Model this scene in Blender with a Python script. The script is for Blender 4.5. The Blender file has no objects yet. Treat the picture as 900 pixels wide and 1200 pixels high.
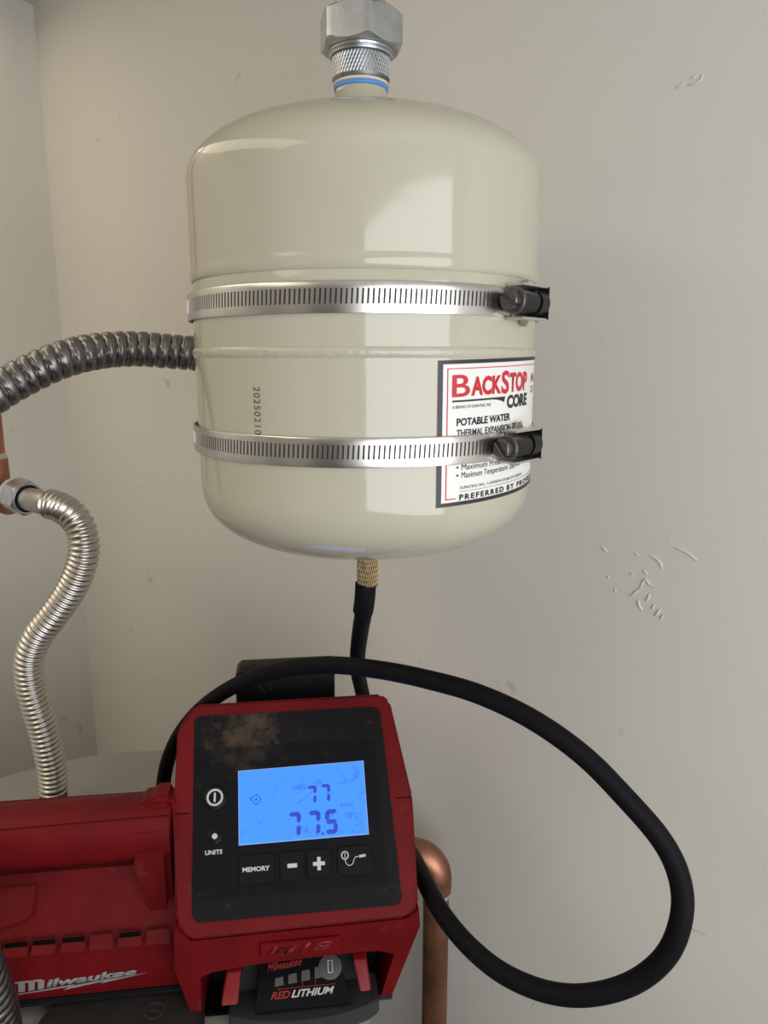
import bpy, bmesh, math, random
from math import sin, cos, pi, radians as R_
from mathutils import Vector, Matrix
C = bpy.context.collection
SC = bpy.context.scene
random.seed(4)

# ---------------------------------------------------------------- camera, world, lights, exposure
CZ = 1.90                        # camera height above the floor
F_PX = 865.0                     # focal length in pixels of the 900 x 1200 frame
PITCH = R_(11.67)
cam_d = bpy.data.cameras.new('camera')
cam_d.sensor_fit = 'HORIZONTAL'; cam_d.sensor_width = 36.0
cam_d.lens = 36.0 * F_PX / 900.0
cam_d.clip_start = 0.01
cam = bpy.data.objects.new('camera', cam_d); C.objects.link(cam)
cam.location = (0, 0, CZ); cam.rotation_euler = (pi / 2 - PITCH, 0, 0)
SC.camera = cam
SC.view_settings.view_transform = 'Standard'; SC.view_settings.look = 'None'
SC.view_settings.gamma = 1.0; SC.view_settings.use_curve_mapping = False
SC.view_settings.exposure = 0.0

# room axes: the corner seen at the left, wall_right runs along E1, wall_left along E2
CORNER = Vector((-0.425, 1.0, 0)); E1 = Vector((.766, -.643, 0)); E2 = Vector((-.643, -.766, 0))
ROOM_A, ROOM_B, ROOM_H = 1.55, 1.9, CZ + .421
def room(a, b, z): return CORNER + E1 * a + E2 * b + Vector((0, 0, z))

w = bpy.data.worlds.new('World'); SC.world = w; w.use_nodes = True
w.node_tree.nodes['Background'].inputs[0].default_value = (.75, .85, 1, 1)
w.node_tree.nodes['Background'].inputs[1].default_value = .3

def area(name, loc, target, sx, sy, power, color):
    d = bpy.data.lights.new(name, 'AREA'); d.shape = 'RECTANGLE'; d.size = sx; d.size_y = sy
    d.energy = power; d.color = color
    o = bpy.data.objects.new(name, d); C.objects.link(o); o.location = loc
    o.rotation_euler = (Vector(target) - Vector(loc)).to_track_quat('-Z', 'Y').to_euler()
    return o
# added lights: unseen window opposite wall_left, warm fill under the ceiling by the corner
WIN_B0, WIN_B1, WIN_Z0, WIN_Z1 = .12, 1.15, 1.42, 2.16
area('added_window_light', room(ROOM_A + .005, (WIN_B0 + WIN_B1) / 2, (WIN_Z0 + WIN_Z1) / 2), room(0, (WIN_B0 + WIN_B1) / 2, (WIN_Z0 + WIN_Z1) / 2),
     WIN_B1 - WIN_B0, WIN_Z1 - WIN_Z0, 10.4, (.93, .95, 1))
area('added_ceiling_fill', room(.27, .70, ROOM_H - .02), room(.27, .70, 0), .42, 1.30, 4.3, (1, .88, .68))

# ---------------------------------------------------------------- helpers
MATS = {}
def mat(name, color, rough=.5, metal=0.0, coat=0.0, bump=0.0, bscale=60.0, var=0.0, vscale=8.0, emit=None, estr=0.0, spec=.5, dark=None):
    m = bpy.data.materials.new(name); m.use_nodes = True
    nt = m.node_tree; b = nt.nodes['Principled BSDF']
    b.inputs['Base Color'].default_value = (*color, 1); b.inputs['Roughness'].default_value = rough
    b.inputs['Metallic'].default_value = metal; b.inputs['Coat Weight'].default_value = coat
    b.inputs['Coat Roughness'].default_value = .05; b.inputs['Specular IOR Level'].default_value = spec
    tc = nt.nodes.new('ShaderNodeTexCoord')
    if bump:
        n = nt.nodes.new('ShaderNodeTexNoise'); n.inputs['Scale'].default_value = bscale; n.inputs['Detail'].default_value = 4
        bp = nt.nodes.new('ShaderNodeBump'); bp.inputs['Strength'].default_value = bump; bp.inputs['Distance'].default_value = .002
        nt.links.new(tc.outputs['Object'], n.inputs['Vector']); nt.links.new(n.outputs['Fac'], bp.inputs['Height'])
        nt.links.new(bp.outputs[0], b.inputs['Normal'])
    if var:
        n = nt.nodes.new('ShaderNodeTexNoise'); n.inputs['Scale'].default_value = vscale; n.inputs['Detail'].default_value = 5
        r = nt.nodes.new('ShaderNodeValToRGB')
        dk = dark or tuple(c * (1 - var) for c in color)
        r.color_ramp.elements[0].position = .35; r.color_ramp.elements[1].position = .62
        r.color_ramp.elements[0].color = (*dk, 1); r.color_ramp.elements[1].color = (*color, 1)
        nt.links.new(tc.outputs['Object'], n.inputs['Vector']); nt.links.new(n.outputs['Fac'], r.inputs[0])
        nt.links.new(r.outputs[0], b.inputs['Base Color'])
    if emit:
        b.inputs['Emission Color'].default_value = (*emit, 1); b.inputs['Emission Strength'].default_value = estr
    MATS[name] = m
    return m
mat('wall_paint', (.66, .635, .58), .75, bump=.06, bscale=260, var=.05, vscale=1.6, spec=.25)
mat('ceiling_paint', (.66, .635, .57), .8, bump=.06, bscale=200)
mat('floor_wood', (.30, .21, .13), .5, var=.4, vscale=5)
mat('trim_paint', (.75, .73, .68), .5)
mat('door_wood', (.10, .075, .055), .5, var=.3, vscale=6)
mat('heater_paint', (.27, .26, .24), .45, bump=.03, bscale=150, var=.06, vscale=14)
mat('cream_paint', (.46, .44, .34), .08, coat=.0, bump=.06, bscale=32)
mat('weld_paint', (.46, .44, .34), .15, coat=.0, bump=.25, bscale=260)
mat('zinc', (.54, .57, .60), .33, 1.0, bump=.05, bscale=500, var=.15, vscale=120)
mat('knurl_zinc', (.26, .26, .26), .5, 1.0, var=.3, vscale=220)
mat('steel_band', (.62, .60, .57), .28, 1.0, var=.12, vscale=70)
mat('band_slot', (.05, .047, .045), .5, .6)
mat('black_steel', (.035, .034, .033), .38, .75, bump=.1, bscale=600)
mat('screw_steel', (.14, .135, .13), .36, .85, bump=.1, bscale=600)
mat('bright_steel', (.70, .68, .66), .35, 1.0)
mat('stainless_hose', (.54, .51, .465), .32, 1.0)
mat('conduit_steel', (.22, .215, .21), .38, 1.0, bump=.08, bscale=300)
mat('stub_steel', (.40, .375, .34), .4, 1.0)
mat('copper', (.50, .235, .15), .45, 1.0, bump=.05, bscale=120, var=.45, vscale=35)
mat('copper_dark', (.36, .175, .11), .48, 1.0, var=.4, vscale=40)
mat('solder', (.62, .60, .55), .45, .9, bump=.3, bscale=400)
mat('brass_dark', (.10, .072, .04), .5, 1.0)
mat('brass', (.30, .22, .115), .42, 1.0, var=.3, vscale=300)
mat('tape_blue', (.10, .28, .62), .5)
mat('tape_white', (.62, .60, .52), .6)
mat('gasket', (.36, .43, .52), .5)
mat('rubber', (.005, .005, .0065), .6, bump=.2, bscale=700, spec=.10)
mat('rubber_grey', (.022, .022, .023), .6, bump=.1, bscale=400)
mat('red_plastic', (.135, .004, .006), .5, bump=.08, bscale=900, var=.25, vscale=30, spec=.15)
mat('red_bright', (.19, .008, .010), .45, var=.2, vscale=40, spec=.3)
mat('black_plastic', (.008, .008, .009), .5, bump=.08, bscale=900, spec=.2)
mat('glossy_black', (.006, .0065, .009), .35, spec=.12)
mat('label_white', (.78, .77, .73), .35)
mat('ink_black', (.02, .02, .022), .4)
mat('ink_grey', (.09, .085, .08), .6)
mat('ink_red', (.55, .015, .03), .4)
mat('ink_light', (.50, .49, .47), .5)
mat('ink_red_dim', (.25, .02, .02), .5)
mat('lcd_edge', (.25, .42, .7), .4)
mat('ink_red_dark', (.03, .003, .004), .7, spec=.05)
mat('void_black', (.002, .002, .002), .8, spec=.05)
mat('ink_light_shaded', (.23, .22, .215), .5, spec=.2)  # light ink darkened for the shade low on the body
mat('ink_faint', (.035, .034, .032), .5, spec=.2)
mat('foot_rubber', (.02, .02, .02), .6)
mat('disc_grey', (.020, .019, .018), .5, bump=.1, bscale=200, var=.3, vscale=40)
mat('glass_frost', (.8, .85, .9), .3)

# wall paint gets faint scuffs
def add_scuffs(m, lo=.70, dark=(.42, .40, .36), scale=26, amt=.7):
    nt = m.node_tree; b = nt.nodes['Principled BSDF']
    src = b.inputs['Base Color'].links[0].from_socket if b.inputs['Base Color'].links else None
    tc = nt.nodes.new('ShaderNodeTexCoord'); n = nt.nodes.new('ShaderNodeTexNoise')
    n.inputs['Scale'].default_value = scale; n.inputs['Detail'].default_value = 3
    r = nt.nodes.new('ShaderNodeMapRange'); r.inputs[1].default_value = lo; r.inputs[2].default_value = lo + .06
    r.inputs[3].default_value = 0; r.inputs[4].default_value = amt
    mx = nt.nodes.new('ShaderNodeMix'); mx.data_type = 'RGBA'; mx.inputs[7].default_value = (*dark, 1)
    nt.links.new(tc.outputs['Object'], n.inputs['Vector']); nt.links.new(n.outputs['Fac'], r.inputs[0]); nt.links.new(r.outputs[0], mx.inputs[0])
    if src: nt.links.new(src, mx.inputs[6])
    else: mx.inputs[6].default_value = b.inputs['Base Color'].default_value
    nt.links.new(mx.outputs[2], b.inputs['Base Color'])
add_scuffs(MATS['wall_paint'])
add_scuffs(MATS['red_plastic'], .66, (.10, .035, .03), 45, .35)
add_scuffs(MATS['heater_paint'], .68, (.25, .23, .2), 30)

ROOTM = {}
def tag(o, label=None, cat=None, group=None, kind=None):
    if label: o['label'] = label
    if cat: o['category'] = cat
    if group: o['group'] = group
    if kind: o['kind'] = kind
    return o
def thing(name, label, cat, loc=(0, 0, 0), rotz=0, group=None):
    o = bpy.data.objects.new(name, None); C.objects.link(o); o.empty_display_size = .02
    o.location = loc; o.rotation_euler = (0, 0, rotz)
    ROOTM[o.name] = Matrix.Translation(loc) @ Matrix.Rotation(rotz, 4, 'Z')
    return tag(o, label, cat, group)
def root_of(o):
    while o.parent: o = o.parent
    return o
def obj(name, bm, m, parent=None, world=True, smooth=35, label=None):
    """links ONE mesh object; verts are in world space (or already local to the root if world=False)"""
    me = bpy.data.meshes.new(name)
    bmesh.ops.recalc_face_normals(bm, faces=bm.faces[:])
    bm.to_mesh(me); bm.free()
    if parent and world and root_of(parent).name in ROOTM:
        me.transform(ROOTM[root_of(parent).name].inverted())
    me.materials.append(MATS[m])
    if smooth:
        for p in me.polygons: p.use_smooth = True
        me.set_sharp_from_angle(angle=R_(smooth))
    o = bpy.data.objects.new(name, me); C.objects.link(o)
    if parent: o.parent = parent
    if label: o['label'] = label
    return o
def ray(px, py):
    x = (px - 450) / F_PX; y = -(py - 600) / F_PX
    return Vector((x, cos(PITCH) + y * sin(PITCH), -sin(PITCH) + y * cos(PITCH)))
def at(px, py, t):
    """the real point t metres deep (along +y) that the photograph shows at px, py"""
    d = ray(px, py); return d * (t / d.y) + Vector((0, 0, CZ))
def add_box(bm, x0, x1, y0, y1, z0, z1, f=None):
    vs = [Vector((x, y, z)) for x in (x0, x1) for y in (y0, y1) for z in (z0, z1)]
    vs = [bm.verts.new(f(v) if f else v) for v in vs]
    out = []
    for q in ((0, 1, 3, 2), (4, 6, 7, 5), (0, 4, 5, 1), (2, 3, 7, 6), (0, 2, 6, 4), (1, 5, 7, 3)):
        out.append(bm.faces.new([vs[i] for i in q]))
    return out
def bevel(bm, w, seg=2):
    bmesh.ops.bevel(bm, geom=bm.edges[:], offset=w, segments=seg, affect='EDGES', clamp_overlap=True)
def box(x0, x1, y0, y1, z0, z1, bev=0, f=None):
    bm = bmesh.new(); add_box(bm, x0, x1, y0, y1, z0, z1)
    if bev: bevel(bm, bev)
    if f:
        for v in bm.verts: v.co = f(v.co)
    return bm
def prism(pts, fa, fb):
    """polygon pts (any tuple) -> two caps via fa(p), fb(p), bridged"""
    bm = bmesh.new()
    a = [bm.verts.new(fa(p)) for p in pts]; b = [bm.verts.new(fb(p)) for p in pts]
    bm.faces.new(a); bm.faces.new(b[::-1])
    n = len(pts)
    for i in range(n): bm.faces.new((a[i], b[i], b[(i + 1) % n], a[(i + 1) % n]))
    return bm
def lathe(profile, seg, origin, zdir=Vector((0, 0, 1)), caps=True, bm=None, disp=None):
    bm = bm or bmesh.new()
    z = zdir.normalized(); x = z.orthogonal().normalized(); y = z.cross(x)
    rings = []
    for (r, h) in profile:
        ring = []
        for i in range(seg):
            a = 2 * pi * i / seg
            rr = r + (disp(a, h) if disp else 0)
            ring.append(bm.verts.new(origin + z * h + (x * cos(a) + y * sin(a)) * rr))
        rings.append(ring)
    for j in range(len(rings) - 1):
        for i in range(seg):
            bm.faces.new((rings[j][i], rings[j][(i + 1) % seg], rings[j + 1][(i + 1) % seg], rings[j + 1][i]))
    if caps:
        bm.faces.new(rings[0][::-1]); bm.faces.new(rings[-1])
    return bm
def spline(pts, step):
    """Catmull-Rom through the points, resampled evenly"""
    P = [pts[0] * 2 - pts[1]] + list(pts) + [pts[-1] * 2 - pts[-2]]
    fine = []
    for i in range(1, len(P) - 2):
        p0, p1, p2, p3 = P[i - 1], P[i], P[i + 1], P[i + 2]
        for k in range(24):
            u = k / 24
            fine.append(.5 * ((2 * p1) + (p2 - p0) * u + (2 * p0 - 5 * p1 + 4 * p2 - p3) * u * u + (3 * p1 - p0 - 3 * p2 + p3) * u ** 3))
    fine.append(P[-2].copy())
    for _ in range(6):                       # even out little kinks
        fine = [fine[0]] + [(fine[i - 1] + fine[i] * 2 + fine[i + 1]) / 4 for i in range(1, len(fine) - 1)] + [fine[-1]]
    L = [0]
    for i in range(1, len(fine)): L.append(L[-1] + (fine[i] - fine[i - 1]).length)
    n = max(2, int(L[-1] / step)); out = []; j = 0
    for k in range(n + 1):
        s = L[-1] * k / n
        while j < len(L) - 2 and L[j + 1] < s: j += 1
        u = (s - L[j]) / max(1e-9, L[j + 1] - L[j])
        out.append(fine[j].lerp(fine[j + 1], min(1, u)))
    return out, L[-1]
def tube(path, rad, seg=20, bm=None, closed=True):
    """rad: number or f(s, a)"""
    bm = bm or bmesh.new(); rings = []; s = 0; nrm = None
    for i, p in enumerate(path):
        t = (path[min(i + 1, len(path) - 1)] - path[max(i - 1, 0)]).normalized()
        if nrm is None: nrm = t.orthogonal().normalized()
        nrm = (nrm - t * nrm.dot(t)).normalized(); bn = t.cross(nrm)
        if i: s += (p - path[i - 1]).length
        ring = []
        for k in range(seg):
            a = 2 * pi * k / seg
            r = rad(s, a) if callable(rad) else rad
            ring.append(bm.verts.new(p + (nrm * cos(a) + bn * sin(a)) * r))
        rings.append(ring)
    for j in range(len(rings) - 1):
        for k in range(seg):
            bm.faces.new((rings[j][k], rings[j][(k + 1) % seg], rings[j + 1][(k + 1) % seg], rings[j + 1][k]))
    if closed: bm.faces.new(rings[0][::-1]); bm.faces.new(rings[-1])
    return bm
def text_bm(s, x0, x1, y0, y1, f, bold=0.0, shear=0.0, thick=.0, spacing=1.0, cuts=0):
    """lettering filled into the box x0..x1, y0..y1 (baseline at y0), then mapped by f(x, y, depth)"""
    cu = bpy.data.curves.new('t', 'FONT'); cu.body = s; cu.resolution_u = 4; cu.offset = bold; cu.shear = shear
    cu.space_character = spacing
    o = bpy.data.objects.new('t', cu); C.objects.link(o)
    dg = bpy.context.evaluated_depsgraph_get(); dg.update()
    me = bpy.data.meshes.new_from_object(o.evaluated_get(dg))
    bpy.data.objects.remove(o); bpy.data.curves.remove(cu)
    bm = bmesh.new(); bm.from_mesh(me); bpy.data.meshes.remove(me)
    mx0 = min(v.co.x for v in bm.verts); mx1 = max(v.co.x for v in bm.verts)
    asc = .70                                            # cap height of the built-in font
    my0 = 0.0 if any(c in 'gjpqy,' for c in s) else min(v.co.y for v in bm.verts)
    my1 = asc if any(c.isupper() or c.isdigit() for c in s) and len(s) > 1 else max(v.co.y for v in bm.verts)
    my1 = max(v.co.y for v in bm.verts) if my1 < .3 else my1
    for v in bm.verts:
        x = x0 + (v.co.x - mx0) / (mx1 - mx0) * (x1 - x0)
        y = y0 + (v.co.y - my0) / (my1 - my0) * (y1 - y0)
        v.co = (x, y, 0)
    if thick:
        r = bmesh.ops.extrude_face_region(bm, geom=bm.faces[:])
        for v in [g for g in r['geom'] if isinstance(g, bmesh.types.BMVert)]: v.co.z = thick
    for v in bm.verts: v.co = f(v.co.x, v.co.y, v.co.z)
    return bm

# ---------------------------------------------------------------- the room
def quad_slab(p, q, u, th, holes=None): pass
def wall_slab(name, a0, a1, b0, b1, z0, z1, m, label=None):
    bm = bmesh.new()
    vs = [bm.verts.new(room(a, b, z)) for a in (a0, a1) for b in (b0, b1) for z in (z0, z1)]
    for q in ((0, 1, 3, 2), (4, 6, 7, 5), (0, 4, 5, 1), (2, 3, 7, 6), (0, 2, 6, 4), (1, 5, 7, 3)): bm.faces.new([vs[i] for i in q])
    o = obj(name, bm, m, None, smooth=0); o['kind'] = 'structure'
    if label: o['label'] = label
    return o
T = .08
wall_slab('floor', -T, ROOM_A + T, -T, ROOM_B + T, -.08, 0, 'floor_wood')
wall_slab('ceiling', -T, ROOM_A + T, -T, ROOM_B + T, ROOM_H, ROOM_H + .08, 'ceiling_paint', 'plain painted ceiling, a sliver at the corner')
WL = wall_slab('wall_left', -T, 0, -T, ROOM_B + T, 0, ROOM_H, 'wall_paint', 'narrow strip of cream wall left of the corner')
WR = wall_slab('wall_right', 0, ROOM_A + T, -T, 0, 0, ROOM_H, 'wall_paint', 'off-white plaster wall with paint blemishes behind tank and hose')
wall_slab('wall_back', 0, ROOM_A + T, ROOM_B, ROOM_B + T, 0, ROOM_H, 'wall_paint')
# wall opposite wall_left, with the window opening: one mesh with four pieces
bm = bmesh.new()
for (b0, b1, z0, z1) in ((0, WIN_B0, 0, ROOM_H), (WIN_B1, ROOM_B, 0, ROOM_H), (WIN_B0, WIN_B1, 0, WIN_Z0), (WIN_B0, WIN_B1, WIN_Z1, ROOM_H)):
    vs = [bm.verts.new(room(a, b, z)) for a in (ROOM_A, ROOM_A + T) for b in (b0, b1) for z in (z0, z1)]
    for q in ((0, 1, 3, 2), (4, 6, 7, 5), (0, 4, 5, 1), (2, 3, 7, 6), (0, 2, 6, 4), (1, 5, 7, 3)): bm.faces.new([vs[i] for i in q])
o = obj('wall_front', bm, 'wall_paint', None, smooth=0); o['kind'] = 'structure'
# paint blemishes on the right wall (thin raised ridges of plaster)
def on_wall(px, py, off):
    """point where the photograph's pixel meets wall_right, lifted off by off"""
    n = E2; d = ray(px, py); k = n.dot(CORNER) / n.dot(d)
    return d * k + Vector((0, 0, CZ)) + n * off
BLEM = [[(760, 650), (768, 654), (774, 660), (776, 667)], [(744, 648), (749, 651)], [(754, 668), (759, 673)], [(750, 689), (753, 683), (757, 679), (761, 685), (768, 687)],
        [(736, 696), (740, 698), (747, 692), (753, 689)], [(712, 675), (714, 678)], [(721, 690), (721, 694)], [(748, 702), (749, 709), (753, 716)],
        [(757, 705), (760, 700), (761, 696)], [(764, 714), (767, 709)], [(767, 722), (771, 718), (773, 714)], [(705, 640), (712, 647)], [(738, 673), (743, 672)],
        [(792, 104), (797, 101), (804, 97)], [(806, 99), (815, 98), (822, 93), (823, 87)], [(810, 93), (817, 88)], [(790, 641), (806, 648), (818, 658)], [(778, 720), (774, 726)]]
for px in BLEM:
    pts = [on_wall(x, y, 0.0001) for x, y in px]
    path, L = spline(pts, .0012)
    bm = tube(path, lambda s, a, L=L: .00035 + .00055 * max(0, sin(pi * min(1, s / max(L, 1e-6)))) ** .6, 8)
    o = obj('paint_blemish', bm, 'wall_paint', WR, world=False)
# added window in wall_front and door behind the camera, unseen, for light and reflections
def sub_slab(name, a0, a1, b0, b1, z0, z1, m, parent):
    bm = bmesh.new()
    vs = [bm.verts.new(room(a, b, z)) for a in (a0, a1) for b in (b0, b1) for z in (z0, z1)]
    for q in ((0, 1, 3, 2), (4, 6, 7, 5), (0, 4, 5, 1), (2, 3, 7, 6), (0, 2, 6, 4), (1, 5, 7, 3)): bm.faces.new([vs[i] for i in q])
    return obj(name, bm, m, parent, smooth=0)
wf = wall_slab('added_window_1', ROOM_A + .02, ROOM_A + .07, WIN_B0, WIN_B1, WIN_Z0 - .03, WIN_Z0, 'trim_paint')
for b in (WIN_B0, WIN_B1 - .02): sub_slab('window_stile', ROOM_A + .035, ROOM_A + .06, b, b + .02, WIN_Z0, WIN_Z1, 'trim_paint', wf)
sub_slab('window_rail', ROOM_A + .035, ROOM_A + .06, WIN_B0, WIN_B1, WIN_Z1 - .02, WIN_Z1, 'trim_paint', wf)
dr = wall_slab('added_door_1', 1.0, 1.7, ROOM_B - .03, ROOM_B, .005, 2.0, 'door_wood')

# ---------------------------------------------------------------- the water heater the inflator stands on
HX, HY, HR, HZ = -.235, .49, .225, CZ - .403
ht = thing('water_heater', 'pale grey cylindrical water heater top under the red inflator', 'water heater', (HX, HY, 0))
prof = [(HR - .03, 0), (HR - .004, 0), (HR - .004, .02), (HR, .025), (HR, HZ - .03), (HR + .002, HZ - .028), (HR + .002, HZ - .008), (HR - .003, HZ - .0015), (HR - .012, HZ), (HR - .06, HZ), (.01, HZ)]
obj('tank_jacket', lathe(prof, 96, Vector((HX, HY, 0))), 'heater_paint', ht)
def ring(o, r0, r1, h, d=Vector((0, 0, 1)), seg=40):
    return lathe([(r0, 0), (r1, 0), (r1, h), (r0, h), (r0, 0)], seg, o, d, caps=False)
# dark disc lying on the top, partly under the inflator
cp = thing('dark_disc', 'dark grey round disc lying on the heater under the inflator', 'cap', at(128, 1222, .362) * 1)
cc = Vector((at(128, 1222, .362).x, .372, HZ + .0005)); cp.location = cc; ROOTM[cp.name] = Matrix.Translation(cc)
obj('disc', lathe([(.01, 0), (.050, 0), (.052, .002), (.050, .0055), (.044, .0075), (.01, .0078)], 64, cc), 'disc_grey', cp)
e = Vector((at(186, 1190, .392).x, .385, HZ + .0075))
bm = ring(e, .0052, .0062, .0014); ring_b = ring(e, .0008, .0016, .0012)
obj('embossed_ring', bm, 'ink_faint', cp)
bm = bmesh.new(); add_box(bm, e.x - .004, e.x + .004, e.y - .0006, e.y + .0006, e.z, e.z + .0012); obj('embossed_bar', bm, 'ink_faint', cp); ring_b.free()

# ---------------------------------------------------------------- the expansion tank
TX, TY = -.011, .4457
TC = Vector((TX, TY, CZ))
def rad(z):
    """outer radius of the tank at height z (z relative to the camera height)"""
    if z > .0926: q = min(1, (z - .0926) / .0371); return .0982 * max(0, 1 - q ** 2.18) ** (1 / 2.18)
    if z > .0445: return .0982
    if z > .0415: return .0982 - .0004 * (1 - (z - .0415) / .003)
    if z < -.0665: q = min(1, (-.0665 - z) / .0453); return .0978 * max(0, 1 - q ** 2.6) ** (1 / 2.6)
    return .0978
Z_BOT = -.1118
tk = thing('expansion_tank', 'cream painted steel expansion tank hanging above the red inflator', 'tank', (TX, TY, CZ + Z_BOT))
zs = []
n = 26
for i in range(n + 1): zs.append(-.0665 - .0453 * sin(pi / 2 * (1 - i / n)))
zs += [-.05, -.03, -.01, .0, .01, .02, .03, .0385, .0405, .0415, .042, .043, .0440, .0445, .046, .05, .06, .075, .09]
for i in range(n + 1): zs.append(.0926 + .0371 * sin(pi / 2 * i / n))
prof = []
for z in zs:
    r = rad(z)
    if .0405 <= z <= .0425: r -= .0006
    if r < .004: r = .004
    prof.append((r, z))
obj('shell', lathe(prof, 160, TC), 'cream_paint', tk)
# the rolled lip of the upper half and the weld bead round the middle
rnd = [random.uniform(-1, 1) for _ in range(400)]
def wob(a, h): return .00022 * rnd[int(a * 63) % 400] * (1 if .002 < h < .0055 else 0)
obj('weld_seam', lathe([(.0972, .0000), (.0980, .0010), (.0986, .0024), (.0988, .0036), (.0986, .0048), (.0980, .0058), (.0972, .0066)], 400, TC, caps=False, disp=wob), 'weld_paint', tk)
obj('rolled_lip', lathe([(.0975, .0405), (.0980, .0412), (.0985, .0428), (.0986, .0446), (.0984, .0465), (.0979, .050)], 160, TC, caps=False), 'cream_paint', tk)
TN = TC + Vector((-.0016, 0, 0))
nk = obj('neck', lathe([(.0275, .1265), (.0215, .1322), (.0172, .1362), (.0150, .1400), (.0143, .1440), (.0143, .1525)], 48, TN), 'cream_paint', tk)
# printed label wrapped on the tank
LAB_K = (1.04148, 4.1911e-07, 1.3025e-12)
def lab(phi, z, off, tilt=True):
    """phi degrees to the right of the side facing the camera, z relative to the camera height"""
    zz = 1.007 * z + ((phi - 21) * 5e-5 if tilt else 0)
    phi = phi * LAB_K[0] + LAB_K[1] * phi ** 3 + LAB_K[2] * phi ** 7
    r = rad(zz) + off; a = R_(phi)
    return Vector((TX + r * sin(a), TY - r * cos(a), CZ + zz))
def patch(p0, p1, z0, z1, off, th=.0002, tilt=True):
    n = max(1, int((p1 - p0) / 2.5)); m = max(1, int(abs(z1 - z0) / .006)); bm = bmesh.new(); g = []
    for i in range(n + 1):
        g.append([bm.verts.new(lab(p0 + (p1 - p0) * i / n, z0 + (z1 - z0) * j / m, off, tilt)) for j in range(m + 1)])
    for i in range(n):
        for j in range(m): bm.faces.new((g[i][j], g[i + 1][j], g[i + 1][j + 1], g[i][j + 1]))
    if th:
        r = bmesh.ops.extrude_face_region(bm, geom=bm.faces[:])
        c = Vector((TX, TY, 0))
        for v in [x for x in r['geom'] if isinstance(x, bmesh.types.BMVert)]:
            d = Vector((v.co.x - TX, v.co.y - TY, 0)).normalized(); v.co += d * th
    return bm
LB = obj('label', patch(21.0, 66, -.0709, -.0005, .0001), 'label_white', tk, label='white printed label with red and black lettering')
def join(*bms):
    out = bmesh.new()
    for b in bms:
        me = bpy.data.meshes.new('j'); b.to_mesh(me); b.free(); out.from_mesh(me); bpy.data.meshes.remove(me)
    return out
obj('label_border', join(patch(21.0, 22.45, -.0709, -.0005, .00032), patch(22.45, 66, -.0023, -.0005, .00032), patch(22.45, 66, -.0709, -.0690, .00032)), 'ink_black', LB)
obj('red_rule', join(patch(23.75, 24.05, -.0676, -.0043, .00032), patch(24.05, 65, -.0047, -.0043, .00032), patch(24.05, 27.1, -.0676, -.0671, .00032)), 'ink_red', LB)
def ink(s, p0, p1, zt, zb, m='ink_black', bold=.0, spacing=1.0, name='lettering', off=.0005, shear=0):
    return obj(name, text_bm(s, p0, p1, zb, zt, lambda x, y, d: lab(x, y, off), bold, shear, 0, spacing), m, LB, smooth=0)
ink('B', 25.3, 31.2, -.0074, -.0179, 'ink_red', .012)
ink('ACK', 31.6, 43.4, -.0090, -.0178, 'ink_red', .045)
ink('S', 43.4, 47.0, -.0066, -.0181, 'ink_red', .03)
ink('TOP', 47.2, 57.6, -.0082, -.0177, 'ink_red', .045)
bm = bmesh.new(); N = 16
top = [lab(25.4 + (45.3 - 25.4) * i / N, -.0194, .0005) for i in range(N + 1)]
bot = [lab(25.4 + (45.3 - 25.4) * i / N - (0 if i < N else .5), -.0203 - .0020 * max(0, (i / N - .72) / .28) ** 1.6, .0005) for i in range(N + 1)]
va = [bm.verts.new(p) for p in top]; vb = [bm.verts.new(p) for p in bot]
for i in range(N): bm.faces.new((va[i], va[i + 1], vb[i + 1], vb[i]))
obj('swoosh_rule', bm, 'ink_black', LB, smooth=0)
ink('CORE', 46.2, 58.0, -.0193, -.0257, bold=.05)
ink('A BRAND OF DURATRAC INC', 25.5, 39.2, -.0219, -.0234)
ink('POTABLE WATER', 26.9, 48.1, -.0282, -.0318, bold=.035)
ink('THERMAL EXPANSION TANK', 27.0, 55.1, -.0336, -.0370, bold=.022)
ink('Tank Volume: 2.1 Gal', 28.9, 51.0, -.0465, -.0496)
ink('Maximum Pressure: 150 P.S.I.', 28.9, 58.0, -.0505, -.0535)
ink('Maximum Temperature: 200 F', 28.9, 52.8, -.0544, -.0574)
for z in (-.0479, -.0520, -.0559): ink('•', 27.1, 27.9, z + .0005, z - .0005, name='bullet')
ink('DURATRAC INC., A DIVISION OF BSB OF AMERICA', 28.5, 56.5, -.0614, -.0629)
obj('thin_rule', patch(28.5, 66.2, -.0642, -.06405, .00032), 'ink_grey', LB)
ink('PREFERRED', 28.3, 46.0, -.0656, -.0684, bold=.04, spacing=1.35)
ink('BY', 47.6, 51.6, -.0656, -.0684, bold=.04, spacing=1.35)
ink('PROFESS', 53.2, 66.5, -.0656, -.0684, bold=.04, spacing=1.35)
ink('N', 61.4, 64.5, -.0094, -.0138, 'ink_red', .03)
ink('D', 61.6, 64.0, -.0160, -.0196)
# date stamp printed down the tank, characters turned a quarter turn
stx0, stx1 = -31.0, -28.7
obj('date_stamp', text_bm('20250210', 0, .0230, 0, 1, lambda x, y, d: Vector((0, 0, 0)) + lab(stx0 + (stx1 - stx0) * y, -.0128 - x, .00025, False), 0, 0, 0, 1.15), 'ink_grey', tk, smooth=0, label='dark ink date code 20250210 reading downward')
# air valve stem under the tank
vb_ = Vector((TX, TY, CZ + Z_BOT))

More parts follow.
